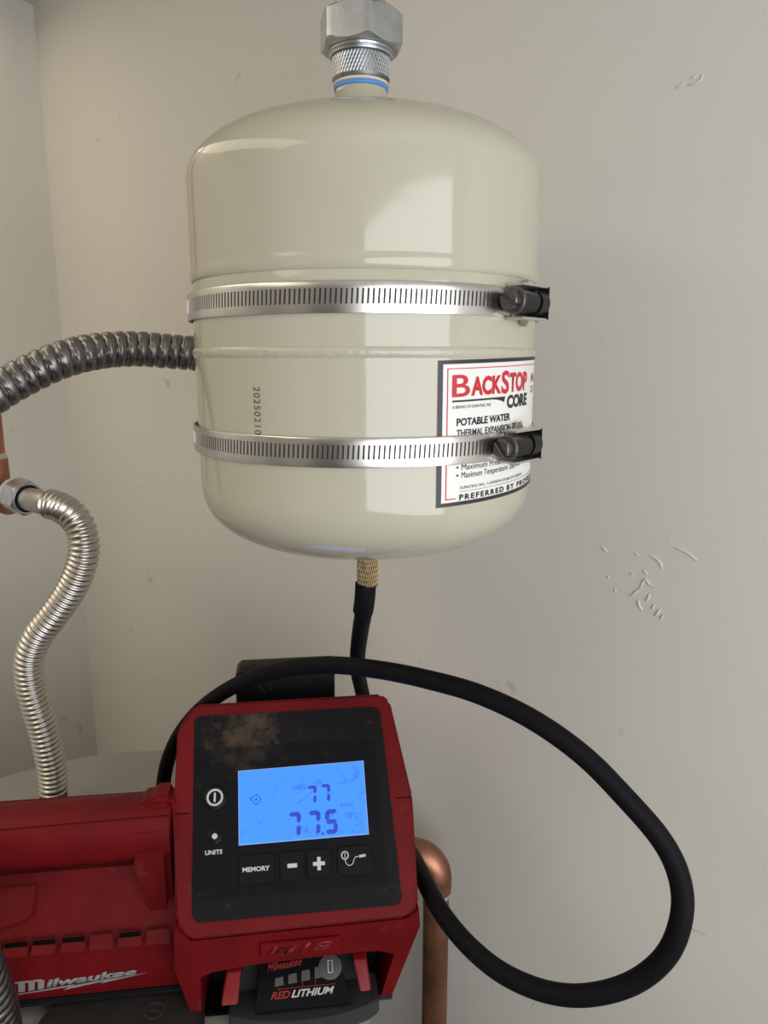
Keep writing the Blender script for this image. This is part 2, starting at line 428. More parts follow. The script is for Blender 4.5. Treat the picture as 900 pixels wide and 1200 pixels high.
# ---------------------------------------------------------------- pipe union above the tank
pu = thing('pipe_union', 'zinc hex nut and knurled collar screwed on top of cream tank', 'pipe fitting', (TN.x, TY, CZ + .1525))
def lz(prof, seg=64, **k): return lathe(prof, seg, TN, **k)
obj('knurled_collar', lathe([(.0136, .1470), (.0150, .1480), (.0158, .1500), (.0158, .1605), (.0150, .1615), (.0138, .1618)], 84, TN, disp=None), 'knurl_zinc', pu)
# real knurling: crossed diagonal ridges
bm = bmesh.new()
for s in (1, -1):
    for i in range(54):
        a0 = 2 * pi * i / 54; pts = []
        for k in range(5):
            a = a0 + s * k * .075; z = .1502 + (.0101) * k / 4
            pts.append(TN + Vector((.0157 * sin(a), -.0157 * cos(a), z)))
        tube(pts, .0003, 5, bm)
o = obj('knurl_ridges', bm, 'zinc', pu); o['kind'] = 'stuff'
obj('thread_tape', lathe([(.0140, .1440), (.0149, .1448), (.0150, .1462), (.0144, .1472), (.0140, .1472)], 48, TN), 'tape_blue', pu, label='blue thread tape showing under the collar')
obj('tape_edge', lathe([(.0140, .1464), (.0152, .1468), (.0153, .1480), (.0140, .1484)], 48, TN), 'tape_white', pu)
obj('retaining_ring', lathe([(.0140, .1606), (.0170, .1610), (.0174, .1618), (.0170, .1626), (.0176, .1630), (.0178, .1638), (.0172, .1646), (.0140, .1650)], 64, TN), 'zinc', pu)
def hexnut(o, d, af, h, bore, rot=0.0, cham=.0025, seg=6, roundr=None):
    z = d.normalized(); x = z.orthogonal().normalized(); x = Matrix.Rotation(rot, 3, z) @ x; y = z.cross(x)
    bm = bmesh.new(); rings = []
    rc = af / 2 / cos(pi / 6); NS = 72
    def hexr(a): return (af / 2) / cos(((a + pi / 6) % (pi / 3)) - pi / 6)
    cone = af / 2 * 1.01
    levels = [(0, 0), (.25, .33), (.5, .6), (.75, .82), (1, 1)]
    def ringat(h_, lim):
        return [bm.verts.new(o + z * h_ + (x * cos(2 * pi * i / NS) + y * sin(2 * pi * i / NS)) * min(hexr(2 * pi * i / NS), lim)) for i in range(NS)]
    big = 9
    rings.append([bm.verts.new(o + z * .003 + (x * cos(2 * pi * i / NS) + y * sin(2 * pi * i / NS)) * bore) for i in range(NS)])
    rings.append([bm.verts.new(o + (x * cos(2 * pi * i / NS) + y * sin(2 * pi * i / NS)) * bore) for i in range(NS)])
    for k in range(7):
        u = k / 6; rings.append(ringat(cham * u, af / 2 * .97 + (rc * .982 - af / 2 * .97) * u + 1e-5))
    for k in range(7):
        u = 1 - k / 6; rings.append(ringat(h - cham * u, af / 2 * .97 + (rc * .982 - af / 2 * .97) * u + 1e-5))
    rings.append([bm.verts.new(o + z * h + (x * cos(2 * pi * i / NS) + y * sin(2 * pi * i / NS)) * bore) for i in range(NS)])
    rings.append([bm.verts.new(o + z * (h - .003) + (x * cos(2 * pi * i / NS) + y * sin(2 * pi * i / NS)) * bore) for i in range(NS)])
    for j in range(len(rings) - 1):
        for i in range(NS): bm.faces.new((rings[j][i], rings[j][(i + 1) % NS], rings[j + 1][(i + 1) % NS], rings[j + 1][i]))
    return bm
obj('hex_nut', hexnut(TN + Vector((0, 0, .1640)), Vector((0, 0, 1)), .0415, .0185, .0178, rot=R_(28)), 'zinc', pu, smooth=25)
obj('pipe', lathe([(.0118, .150), (.0135, .165), (.0135, .20), (.0135, .446), (.0118, .446)], 48, TN), 'zinc', pu)

# ---------------------------------------------------------------- worm clamps round the tank
def clamp(label, zc, phi_h, tilt):
    t = thing('worm_clamp', label, 'hose clamp', (TX, TY, CZ + zc - .007), 0, 'worm clamps round the cream tank')
    Wd = .0142
    def bz(phi): return zc + tilt * phi
    def off(phi):
        o = .0013
        if phi < -62: o += .0042 * min(1, (-62 - phi) / 40) ** 1.2
        if phi > 75: o += .0020 * min(1, (phi - 75) / 40)
        return o
    def P(phi, dz, dr):
        a = R_(phi); r = .0980 + off(phi) + dr
        return Vector((TX + r * sin(a), TY - r * cos(a), CZ + bz(phi) + dz))
    # band: solid columns and slot columns; slots are sunk 0.6 mm
    pitch = 1.42; sl = .54
    edges = []
    phi = -168.0
    while phi < 52: edges.append((phi, phi + pitch - sl, 0)); edges.append((phi + pitch - sl, phi + pitch, 1)); phi += pitch
    while phi < 190: edges.append((phi, phi + 3, 0)); phi += 3
    h = Wd / 2; s0, s1 = -.0030, .0038
    bm = bmesh.new(); bs = bmesh.new()
    cache = {}
    def V(phi, z, dr):
        k = (round(phi, 4), z, dr)
        if k not in cache: cache[k] = bm.verts.new(P(phi, z, dr))
        return cache[k]
    def Q(*v): bm.faces.new(v)
    lean = .25
    for (p0, p1, slot) in edges:
        rows = [-h, -h + .0009, s0, s1, h - .0006, h]
        drs = [-.0002, .0000, 0, 0, 0, -.0003]
        for r in range(5):
            if slot and r == 2: continue
            q = [(p0, rows[r], drs[r]), (p1, rows[r], drs[r]), (p1, rows[r + 1], drs[r + 1]), (p0, rows[r + 1], drs[r + 1])]
            q = [(a + (lean * ((z - s0) / (s1 - s0)) if s0 - 1e-6 <= z <= s1 + 1e-6 and phi_h > a else 0), z, d) for a, z, d in q]
            Q(*[V(*x) for x in q])
        if slot:
            D = -.0006
            c = [(p0, s0), (p1, s0), (p1 + lean, s1), (p0 + lean, s1)]
            for i in range(4):
                a, b = c[i], c[(i + 1) % 4]
                Q(V(a[0], a[1], 0), V(b[0], b[1], 0), V(b[0], b[1], D), V(a[0], a[1], D))
            bs.faces.new([bs.verts.new(P(a, z, D + .00002)) for a, z in c])
        Q(V(p0, -h, -.0002), V(p1, -h, -.0002), V(p1, -h, -.0011), V(p0, -h, -.0011))
        Q(V(p0, h, -.0003), V(p1, h, -.0003), V(p1, h, -.0011), V(p0, h, -.0011))
        Q(V(p0, -h, -.0011), V(p1, -h, -.0011), V(p1, h, -.0011), V(p0, h, -.0011))
    bd = obj('band', bm, 'steel_band', t, smooth=30)
    o = obj('band_slots', bs, 'band_slot', bd, smooth=0); o['kind'] = 'stuff'
    # housing: straight box tangential to the band at phi_h
    a = R_(phi_h); rd = Vector((sin(a), -cos(a), 0)); tg = Vector((cos(a), sin(a), 0)); up = Vector((0, 0, 1))
    o0 = Vector((TX, TY, CZ + bz(phi_h))) + rd * (.0980 + off(phi_h) + .0009)
    def Hh(x, r, z): return o0 + tg * x + rd * r + up * z
    hf = lambda v: Hh(v.x, v.y, v.z)
    zz = .0074
    obj('housing_floor', box(-.004, .0155, -.0006, .0003, -zz, zz, 0, hf), 'steel_band', t)
    hs = obj('housing', join(box(-.0085, .0165, -.001, .0088, zz, zz + .0011, .0003, hf), box(-.0085, .0165, -.001, .0088, -zz - .0011, -zz, .0003, hf)), 'bright_steel', t)
    # arched end cap: dark plate with a bright lip
    bm = bmesh.new()
    obj('end_cap', box(.0160, .0168, -.001, .0092, -zz - .0008, zz + .0008, .0003, hf), 'black_steel', t)
    arch = [Hh(.0152, .0012 + .0066 * sin(pi * k / 16) ** .55, -.0062 * cos(pi * k / 16)) for k in range(17)]
    obj('arch_lip', tube(arch, .00045, 6), 'bright_steel', t)
    obj('inner_saddle', lathe([(.0066, 0), (.0069, 0), (.0069, .0075), (.0066, .0075)], 24, Hh(.0080, .0035, 0), tg, caps=False), 'black_steel', t)
    for s in (1, -1):
        bm = bmesh.new()
        p = [Hh(x, .0005, s * z) for x, z in ((.0040, zz + .0009), (.0065, zz + .0040), (.0095, zz + .0040), (.0120, zz + .0009))]
        q = [x - rd * .001 for x in p]
        va = [bm.verts.new(x) for x in p]; vb = [bm.verts.new(x) for x in q]
        bm.faces.new(va); bm.faces.new(vb[::-1])
        for i in range(4): bm.faces.new((va[i], vb[i], vb[(i + 1) % 4], va[(i + 1) % 4]))
        obj('saddle_tab', bm, 'stub_steel', t)
    # worm screw: threaded shank, washer face, slotted hex head toward the camera side
    ax = Hh(-.0205, .0060, 0)
    prof = [(.002, .0045)]
    for k in range(10):
        x = .0088 + k * .0016; prof += [(.0036, x), (.0053, x + .0005), (.0053, x + .0007), (.0036, x + .0012)]
    prof += [(.0036, .0248), (.0030, .0252)]
    sc = obj('worm_screw', lathe(prof, 32, ax, tg), 'screw_steel', t)
    obj('screw_collar', lathe([(.003, .0062), (.0060, .0062), (.0064, .0068), (.0064, .0080), (.0058, .0086), (.003, .0086)], 36, ax, tg), 'screw_steel', sc)
    rot = R_(35 if zc > 0 else 52)
    x = up * cos(rot) + rd * sin(rot); y = tg.cross(x)
    def HS(u, v, w_): return ax + x * u + y * v + tg * w_
    # hex head split by the screwdriver slot
    bm = bmesh.new()
    for s in (1, -1):
        pts = [(.0008 * s, -.0049), (.0030 * s, -.0038), (.0050 * s, -.0002), (.0030 * s, .0036), (.0008 * s, .0049)]
        b2 = prism(pts, lambda p: HS(p[0], p[1], .0015), lambda p: HS(p[0], p[1], .0066))
        bmesh.ops.bevel(b2, geom=b2.edges[:], offset=.0004, segments=1, affect='EDGES')
        me = bpy.data.meshes.new('j'); b2.to_mesh(me); b2.free(); bm.from_mesh(me); bpy.data.meshes.remove(me)
    b3 = prism([(.0042 * cos(pi * k / 3), .0042 * sin(pi * k / 3)) for k in range(6)], lambda p: HS(p[0], p[1], .0034), lambda p: HS(p[0], p[1], .0066))
    me = bpy.data.meshes.new('j'); b3.to_mesh(me); b3.free(); bm.from_mesh(me); bpy.data.meshes.remove(me)
    obj('screw_head', bm, 'screw_steel', sc, label='slotted hexagonal head')
    return t
clamp('stainless worm clamp, the upper one, round the tank above the label', .0279, 50.5, 0.0)
clamp('stainless worm clamp, the lower one, crossing the printed label', -.0433, 49.5, 0.0)

# ---------------------------------------------------------------- metal conduit coming from the left, behind the tank
pts = [at(-150, 640, .50), at(-95, 560, .505), at(-45, 496, .515), at(-8, 463, .525), at(31, 440, .54), at(77, 420, .555), at(120, 411, .575), at(160, 409, .59), at(200, 412, .60), at(228, 414.5, .605), at(260, 420, .615), at(290, 428, .64)]
path, L = spline(pts, .0008)
PITCHC = .0087
def conduit_r(s, a):
    u = ((s / PITCHC + a / (2 * pi)) % 1.0)
    # rounded broad rib with a narrow sharp groove
    e = abs(u - .5) * 2
    return .0136 - .0021 * max(0, (e - .55) / .45) ** 1.5 - .0010 * max(0, 1 - abs(u - .30) / .07)
tag(obj('flexible_conduit', tube(path, conduit_r, 40), 'conduit_steel', None, smooth=50), 'grey ribbed metal conduit curving in from the left behind tank', 'conduit')
# second one, bottom left, coming down in front of the inflator
pts = [at(-70, 1085, .30), at(-40, 1118, .312), at(-22, 1150, .325), at(-10, 1185, .338), at(-3, 1222, .350), at(0, 1262, .352)]
pts[-1].z = HZ + .001
path, L = spline(pts, .0008)
def conduit_r2(s, a):
    u = ((s / .0078 + a / (2 * pi)) % 1.0); return .0135 - .0018 * (abs(u - .5) * 2) ** 3
tag(obj('flexible_hose', tube(path, conduit_r2, 40), 'conduit_steel', None, smooth=50), 'ribbed steel hose end in the bottom left corner by the logo', 'hose')

# ---------------------------------------------------------------- copper riser at far left with its fitting and corrugated hose
cx = at(-7, 560, .65)
cr = thing('copper_riser', 'vertical copper water pipe with soldered fitting at the left edge', 'pipe', (cx.x, cx.y, CZ - .10))
def vz(py, t=.65): return at(0, py, t).z
zt, zr, zb = vz(440), vz(536), vz(567)
obj('pipe', lathe([(.0102, zb), (.0111, zb), (.0111, ROOM_H - .0005), (.0102, ROOM_H - .0005)], 40, Vector((cx.x, cx.y, 0))), 'copper', cr)
obj('solder_joint', lathe([(.0105, zr - .003), (.0128, zr - .0025), (.0122, zr + .002), (.0108, zr + .004)], 40, Vector((cx.x, cx.y, 0))), 'solder', cr)
zt0 = vz(584)
obj('elbow_fitting', join(lathe([(.0105, zt0 - .012), (.0128, zt0 - .0115), (.0130, zt0), (.0128, zr - .001), (.0105, zr)], 40, Vector((cx.x, cx.y, 0))),
    lathe([(.0105, -.002), (.0134, 0), (.0134, .021), (.0126, .023), (.010, .023)], 40, Vector((cx.x, cx.y, zt0 + .003)), Vector((.85, -.50, -.12)))), 'copper', cr)
d = Vector((.80, -.58, -.10)).normalized()
nut_o = at(16, 578, .628)
fh = thing('corrugated_water_hose', 'shiny corrugated stainless water hose bending from copper fitting to heater', 'hose', (at(62, 960, .604).x, .604, HZ))
obj('gasket', lathe([(.009, -.001), (.0136, 0), (.0140, .002), (.0136, .0045), (.009, .005)], 40, nut_o, d), 'gasket', fh, label='blue grey plastic gasket')
obj('union_nut', hexnut(nut_o + d * .0048, d, .0272, .0185, .0118, rot=R_(10), cham=.002), 'zinc', fh, smooth=25)
st0 = nut_o + d * .008
p_ = [st0, nut_o + d * .022, at(50, 589, .600), at(66, 592, .594)]
obj('plain_stub', tube(spline(p_, .002)[0], .0099, 32), 'stub_steel', fh)
obj('dark_inner_ring', lathe([(.0095, .012), (.0118, .0125), (.0122, .0165), (.0112, .0195), (.0095, .020)], 36, nut_o, d), 'black_steel', fh)  # dark ring filling the open end of the nut
pts = [at(58, 590.5, .597), at(66, 592.5, .594), at(80, 600, .590), at(92, 613, .587), at(98, 632, .585), at(98, 652, .585), at(91, 675, .586), at(79, 698, .588), at(62, 722, .589), at(44, 746, .590), at(34, 773, .591),
       at(35, 800, .593), at(42, 827, .595), at(50, 853, .597), at(56.5, 880, .599), at(61, 905, .601), at(62.5, 926, .602)]
path, L = spline(pts, .00055)
def hose_r(s, a):
    p = .0047 if s > .02 else .0036
    return .0116 + .0009 * sin(2 * pi * s / p)
obj('corrugated_tube', tube(path, hose_r, 36), 'stainless_hose', fh, smooth=60)
end = path[-1]
obj('lower_collar', lathe([(.008, 0), (.0115, 0), (.0115, end.z - HZ + .002), (.008, end.z - HZ + .002)], 36, Vector((end.x, end.y, HZ))), 'copper_dark', fh)

# ---------------------------------------------------------------- copper discharge pipe at the right of the heater
pc = at(511, 1060, .552)
cp2 = thing('copper_discharge_pipe', 'copper pipe with elbow running down right of the red inflator', 'pipe', (pc.x, pc.y, 0))
ez = at(511, 1025, .552).z
obj('pipe', lathe([(.0100, .02), (.0111, .02), (.0111, ez - .004), (.0100, ez - .004)], 40, Vector((pc.x, pc.y, 0))), 'copper_dark', cp2)
obj('solder_ring', lathe([(.0108, ez - .0185), (.0128, ez - .0175), (.0124, ez - .0135), (.0108, ez - .012)], 40, Vector((pc.x, pc.y, 0))), 'solder', cp2)
bend = []
for k in range(13):
    a = pi / 2 * k / 12
    bend.append(Vector((pc.x - .018 * (1 - cos(a)) * .92, pc.y + .018 * (1 - cos(a)) * .3, ez - .002 + .018 * sin(a))))
dirb = Vector((-.95, .30, 0)).normalized()
el = [Vector((pc.x, pc.y, ez - .014)), Vector((pc.x, pc.y, ez - .006))] + bend + [bend[-1] + dirb * .010, bend[-1] + dirb * .02]
obj('elbow', tube(el, lambda s, a: .0128 if s < .068 else .0128, 40), 'copper', cp2)

# ---------------------------------------------------------------- the red inflator
YAW = R_(7.1); TAU = R_(40)
O = Vector((-.0528, .391, HZ))
pm = thing('tire_inflator', 'red and black cordless tire inflator with lit blue screen on heater', 'inflator', O, YAW)
PMI = ROOTM[pm.name].inverted()
def Lc(p): return PMI @ p
def Fp(a, b, c): return Vector((a, b * sin(TAU) - c * cos(TAU), .072 + b * cos(TAU) + c * sin(TAU)))
def part(name, bm, m, parent=None, smooth=35, label=None): return obj(name, bm, m, parent or pm, world=False, smooth=smooth, label=label)
OUT = [(-.0774, .1162), (-.0668, .1317), (.062, .1322), (.0678, .1264), (.0775, .062), (.0750, -.0025), (.0669, -.008), (-.0638, -.0095), (-.0728, .0005), (-.0774, .062)]
def back(p): 
    a, b = p; return Vector((a * .93, .140, .045 + (b + .01) / .142 * .072))
bm = prism(OUT, lambda p: Fp(p[0], p[1], 0), back)
bevel(bm, .0022, 2)
part('head_housing', bm, 'red_plastic')
# parting line across the head sides
for s, x in ((1, .0776), (-1, -.0776)):
    a = Fp(x, .062, .0003); b_ = back((x / .93 * .93, .062)); b_.x = x * .95
    part('parting_line', tube([a + Vector((-.011 * s, 0, 0)), a + Vector((-.0015 * s, 0, 0))], .00025, 6), 'void_black')
# lower guard with its two legs
G = [(-.0735, .0715), (-.0638, .0640), (.0669, .0655), (.0752, .0690), (.0752, .060), (.0585, 0), (.0500, 0), (.0602, .0405), (.050, .0446), (.0389, .0446), (0, .0436), (-.0308, .0425),
     (-.052, .0405), (-.0600, .0370), (-.0605, 0), (-.0668, 0), (-.0745, .045)]
def gv(w): return -.0060 + .010 * max(0, (.062 - w) / .062) ** 1.3
bm = prism(G, lambda p: Vector((p[0], gv(p[1]) + (0.006 if p[1] > .066 else 0), p[1])), lambda p: Vector((p[0] * .96, .055, max(p[1], .0))))
bmesh.ops.bevel(bm, geom=bm.edges[:], offset=.0009, segments=1, affect='EDGES', clamp_overlap=True)
part('leg_guard', bm, 'red_plastic', smooth=30)
for x0, x1 in ((-.0675, -.0595), (.0490, .0592)):
    part('rubber_foot', box(x0, x1, .0025, .050, 0, .0035, .0008), 'foot_rubber')
# embossed size mark on the guard
part('mark_plate', box(-.0225, .0250, -.0064, -.0050, .0485, .0590, .0004), 'red_plastic')
part('raised_mark', text_bm('M18', -.0190, .0210, .0505, .0570, lambda x, y, d: Vector((x, -.0064 - d, y)), .02, .35, .0005), 'red_bright', smooth=0)
part('battery_bay', box(-.057, .052, .026, .130, .004, .046, .002), 'glossy_black')  # solid black block stands in for the dark cavity
part('bay_dark_plate', box(-.0590, .0490, .004, .130, .0006, .0036, .0004), 'void_black')  # black plate added where the bay is dark inside
# battery pack
bt = part('battery_pack', prism([(-.042, .0), (.045, .0), (.046, .006), (.040, .020), (.034, .038), (-.030, .038), (-.036, .020), (-.043, .006)],
     lambda p: Vector((p[0], -.004 + p[1] * .9, p[1] + .003)), lambda p: Vector((p[0], .09, p[1] + .003))), 'black_plastic', label='black battery pack under the head')
bx = []
for k in range(13):
    u = -1 + 2 * k / 12; bx.append((.0030 + u * .0460, -.0105 - .009 * (1 - abs(u) ** 2.2)))
rail_f = [(x, y) for x, y in bx] + [(.049, .012), (-.043, .012)]
bm = prism(rail_f, lambda p: Vector((p[0], p[1], .0035)), lambda p: Vector((p[0], p[1], .0150)))
bmesh.ops.bevel(bm, geom=bm.edges[:], offset=.0014, segments=2, affect='EDGES', clamp_overlap=True)
part('bumper_rail', bm, 'rubber_grey', bt)
def Bp(x, y, d):
    """battery label plane: y 0 bottom .. 1 top"""
    return Vector((x, -.0135 + .0255 * y - d * .45, .0172 + .0135 * y + d * .89))
bm = prism([(-.0265, 0), (.0315, 0), (.0242, 1), (-.0235, 1)], lambda p: Bp(p[0], p[1], .0012), lambda p: Bp(p[0], p[1], -.006))
part('battery_label', bm, 'glossy_black', bt)
part('lettering', text_bm('LITHIUM', -.0050, .0215, .20, .34, lambda x, y, d: Bp(x, y, .0016), .03, .35), 'ink_light', bt, smooth=0)
part('lettering', text_bm('RED', -.0175, -.0055, .20, .34, lambda x, y, d: Bp(x, y, .0016), .03, .35), 'ink_red_dim', bt, smooth=0)
bm = bmesh.new()
for k in range(4):
    x = -.0150 + k * .0082; y0, y1 = .44 + k * .025, .60 + k * .045
    bm.faces.new([bm.verts.new(Bp(px, py, .0016)) for px, py in ((x, y0), (x + .0055, y0 + .015), (x + .0052, y1 + .02), (x + .0003, y1))])
part('gauge_bars', bm, 'ink_grey', bt, smooth=0)
bm = bmesh.new()
for pts_ in ([(-.0135, .43), (-.0135, .385), (.0225, .385), (.0225, .62)], [(.002, .385), (.002, .50)], [(.0098, .385), (.0098, .55)]):
    tube([Bp(x, y, .0016) for x, y in pts_], .00022, 5, bm)
part('gauge_lines', bm, 'ink_red_dim', bt, smooth=0)
part('gauge_button', lathe([(.001, 0), (.0074, 0), (.0074, .0006), (.0066, .0009), (.001, .0009)], 32, Bp(.0195, .72, .0012), Vector((0, -.45, .89))), 'ink_grey', bt)
bm = bmesh.new()
for pts_ in ([(.0182, .60), (.0208, .60), (.0208, .84), (.0182, .84), (.0182, .60)],): tube([Bp(x, y, .0024) for x, y in pts_], .0004, 5, bm)
part('gauge_icon', bm, 'ink_light', bt, smooth=0)
def milwaukee(x0, x1, y0, y1, f, th=.0):
    """the slanted brand script with its lightning underline, in the box"""
    return text_bm('Milwaukee', x0, x1, y0, y1, f, .035, .38, th)
part('lettering', milwaukee(-.0200, .0020, .74, .90, lambda x, y, d: Bp(x, y + (x + .02) * 3, .0016)), 'ink_red_dim', bt, smooth=0)
for x0, x1, q in ((-.0435, -.0350, -1), (.0335, .0420, 1)):
    bm = prism([(x0, .0330), (x1, .0330), (x1 + .002 * q, .0180), (x0 + .0035 * q, .0180)], lambda p: Vector((p[0], -.0015 - (.033 - p[1]) * .65, p[1] + .004)), lambda p: Vector((p[0], .02, p[1] + .004)))
    bmesh.ops.bevel(bm, geom=bm.edges[:], offset=.0008, segments=1, affect='EDGES')
    part('battery_latch', bm, 'red_bright')

# control panel on the tilted face
def rounded(pts, r, n=4):
    out = []; m = len(pts)
    for i in range(m):
        p0, p1, p2 = Vector(pts[i - 1]), Vector(pts[i]), Vector(pts[(i + 1) % m])
        rr = r[i] if isinstance(r, (list, tuple)) else r
        a = p1 + (p0 - p1).normalized() * rr; b = p1 + (p2 - p1).normalized() * rr
        for k in range(n + 1):
            u = k / n; out.append(tuple((1 - u) ** 2 * a + 2 * u * (1 - u) * p1 + u * u * b))
    return out
def plate(pts, c0, c1, bev=0):
    bm = prism(pts, lambda p: Fp(p[0], p[1], c1), lambda p: Fp(p[0], p[1], c0))
    if bev: bmesh.ops.bevel(bm, geom=bm.edges[:], offset=bev, segments=1, affect='EDGES', clamp_overlap=True)
    return bm
def panel_material(name, base, dirt_amt):
    m = mat(name, base, .5, bump=.12, bscale=500, spec=.10)
    nt = m.node_tree; b = nt.nodes['Principled BSDF']; tc = nt.nodes.new('ShaderNodeTexCoord')
    # dried brown dirt: fine noise inside a blotch on the upper left, thin everywhere
    n1 = nt.nodes.new('ShaderNodeTexNoise'); n1.inputs['Scale'].default_value = 90; n1.inputs['Detail'].default_value = 8; n1.inputs['Roughness'].default_value = .7
    n2 = nt.nodes.new('ShaderNodeTexNoise'); n2.inputs['Scale'].default_value = 330; n2.inputs['Detail'].default_value = 3
    nt.links.new(tc.outputs['Object'], n1.inputs['Vector']); nt.links.new(tc.outputs['Object'], n2.inputs['Vector'])
    dist = nt.nodes.new('ShaderNodeVectorMath'); dist.operation = 'DISTANCE'
    cpt = Fp(-.030, .108, 0); dist.inputs[1].default_value = cpt
    nt.links.new(tc.outputs['Object'], dist.inputs[0])
    mr = nt.nodes.new('ShaderNodeMapRange'); mr.inputs[1].default_value = .040; mr.inputs[2].default_value = .004; mr.inputs[3].default_value = 0; mr.inputs[4].default_value = .27
    nt.links.new(dist.outputs['Value'], mr.inputs[0])
    ad = nt.nodes.new('ShaderNodeMath'); ad.operation = 'ADD'; nt.links.new(n1.outputs['Fac'], ad.inputs[0]); nt.links.new(mr.outputs[0], ad.inputs[1])
    th = nt.nodes.new('ShaderNodeMapRange'); th.inputs[1].default_value = .60; th.inputs[2].default_value = .82; th.inputs[3].default_value = 0; th.inputs[4].default_value = dirt_amt
    nt.links.new(ad.outputs[0], th.inputs[0])
    mx = nt.nodes.new('ShaderNodeMix'); mx.data_type = 'RGBA'; mx.inputs[6].default_value = (*base, 1); mx.inputs[7].default_value = (.075, .053, .035, 1)
    nt.links.new(th.outputs[0], mx.inputs[0]); nt.links.new(mx.outputs[2], b.inputs['Base Color'])
panel_material('panel_black', (.008, .008, .009), .75)
panel_material('panel_inner', (.005, .005, .0065), .35)
PO = rounded([(-.0662, .1229), (.0600, .1227), (.0649, 0), (-.0627, 0)], [.004, .006, .006, .006])
part('control_panel', plate(PO, -.002, .0008, .0003), 'panel_black', label='dirty black control panel plate')
PI_ = rounded([(-.0648, .1010), (.0537, .1010), (.0564, .0125), (-.0630, .0120)], [.0004, .003, .002, .0004])
part('panel_overlay', plate(PI_, .0008, .0014, .0002), 'panel_inner')
# screen
def lcd_mat():
    m = bpy.data.materials.new('lcd_blue'); m.use_nodes = True; nt = m.node_tree; b = nt.nodes['Principled BSDF']
    b.inputs['Base Color'].default_value = (.01, .02, .04, 1); b.inputs['Roughness'].default_value = .2; b.inputs['Specular IOR Level'].default_value = .15
    tc = nt.nodes.new('ShaderNodeTexCoord'); n = nt.nodes.new('ShaderNodeTexNoise'); n.inputs['Scale'].default_value = 160; n.inputs['Detail'].default_value = 7
    r = nt.nodes.new('ShaderNodeValToRGB'); r.color_ramp.elements[0].position = .26; r.color_ramp.elements[1].position = .40
    r.color_ramp.elements[0].color = (.05, .22, 1.05, 1); r.color_ramp.elements[1].color = (.07, .35, 1.8, 1)
    nt.links.new(tc.outputs['Object'], n.inputs['Vector']); nt.links.new(n.outputs['Fac'], r.inputs[0])
    nt.links.new(r.outputs[0], b.inputs['Emission Color']); b.inputs['Emission Strength'].default_value = .92
    MATS['lcd_blue'] = m
    d_ = bpy.data.materials.new('lcd_ink'); d_.use_nodes = True; b = d_.node_tree.nodes['Principled BSDF']
    b.inputs['Base Color'].default_value = (.01, .02, .06, 1); b.inputs['Emission Color'].default_value = (.010, .045, .50, 1); b.inputs['Emission Strength'].default_value = .9
    MATS['lcd_ink'] = d_
    d_ = bpy.data.materials.new('lcd_ghost'); d_.use_nodes = True; b = d_.node_tree.nodes['Principled BSDF']
    b.inputs['Base Color'].default_value = (.01, .02, .06, 1); b.inputs['Emission Color'].default_value = (.025, .12, .62, 1); b.inputs['Emission Strength'].default_value = .9
    MATS['lcd_ghost'] = d_
lcd_mat()
LCDP = [(-.0361, .0851), (.0457, .0864), (.0460, .0419), (-.0350, .0413)]
part('screen_bezel', plate([(-.0366, .0857), (.0462, .0870), (.0466, .0413), (-.0356, .0407)], .0010, .0016), 'lcd_edge')
LC = part('lcd_screen', plate(LCDP, .0012, .0019), 'lcd_blue', label='glowing blue screen reading 77 and 77.5')
SEG = {'7': 'abc', '5': 'afgcd'}
def seg_digit(bm, ch, x0, y0, wd, hg, th, slant=.04):
    def p(u, v): return Fp(x0 + u + slant * v, y0 + v, .0021)
    g = th * .18
    H = hg / 2
    S = {'a': (0, hg, wd, hg, 0, -1), 'g': (0, H, wd, H, 0, 0), 'd': (0, 0, wd, 0, 0, 1), 'b': (wd, H, wd, hg, -1, 0), 'c': (wd, 0, wd, H, -1, 0), 'f': (0, H, 0, hg, 1, 0), 'e': (0, 0, 0, H, 1, 0)}
    for k in SEG[ch]:
        x1, y1, x2, y2, ix, iy = S[k]
        if y1 == y2:
            c = y1 + iy * th / 2
            q = [(x1 + g, c), (x1 + g + th / 2, c + th / 2), (x2 - g - th / 2, c + th / 2), (x2 - g, c), (x2 - g - th / 2, c - th / 2), (x1 + g + th / 2, c - th / 2)]
        else:
            c = x1 + ix * th / 2
            q = [(c, y1 + g), (c - th / 2, y1 + g + th / 2), (c - th / 2, y2 - g - th / 2), (c, y2 - g), (c + th / 2, y2 - g - th / 2), (c + th / 2, y1 + g + th / 2)]
        bm.faces.new([bm.verts.new(p(*v)) for v in q])
for ch, x, y in (('7', .0075, .0622), ('7', .0164, .0625)):
    bm = bmesh.new(); seg_digit(bm, ch, x, y, .0064, .0112, .0021); part('digit', bm, 'lcd_ink', LC, smooth=0)
for ch, x in (('7', -.0050), ('7', .0075), ('5', .0186)):
    bm = bmesh.new(); seg_digit(bm, ch, x, .0432, .0082, .0148, .0028); part('digit', bm, 'lcd_ink', LC, smooth=0)
part('decimal_point', prism([(.0162, .0432), (.0180, .0432), (.0180, .0446), (.0162, .0446)], lambda p: Fp(p[0], p[1], .0019), lambda p: Fp(p[0], p[1], .0021)), 'lcd_ink', LC, smooth=0)
part('lettering', text_bm('PSI', .0296, .0370, .0588, .0610, lambda x, y, d: Fp(x, y, .0021)), 'lcd_ghost', LC, smooth=0)
bm = bmesh.new()
ic = (-.0248, .0672)
tube([Fp(ic[0] + .0026 * cos(a * pi / 12), ic[1] + .0026 * sin(a * pi / 12), .0020) for a in range(25)], .00025, 5, bm)
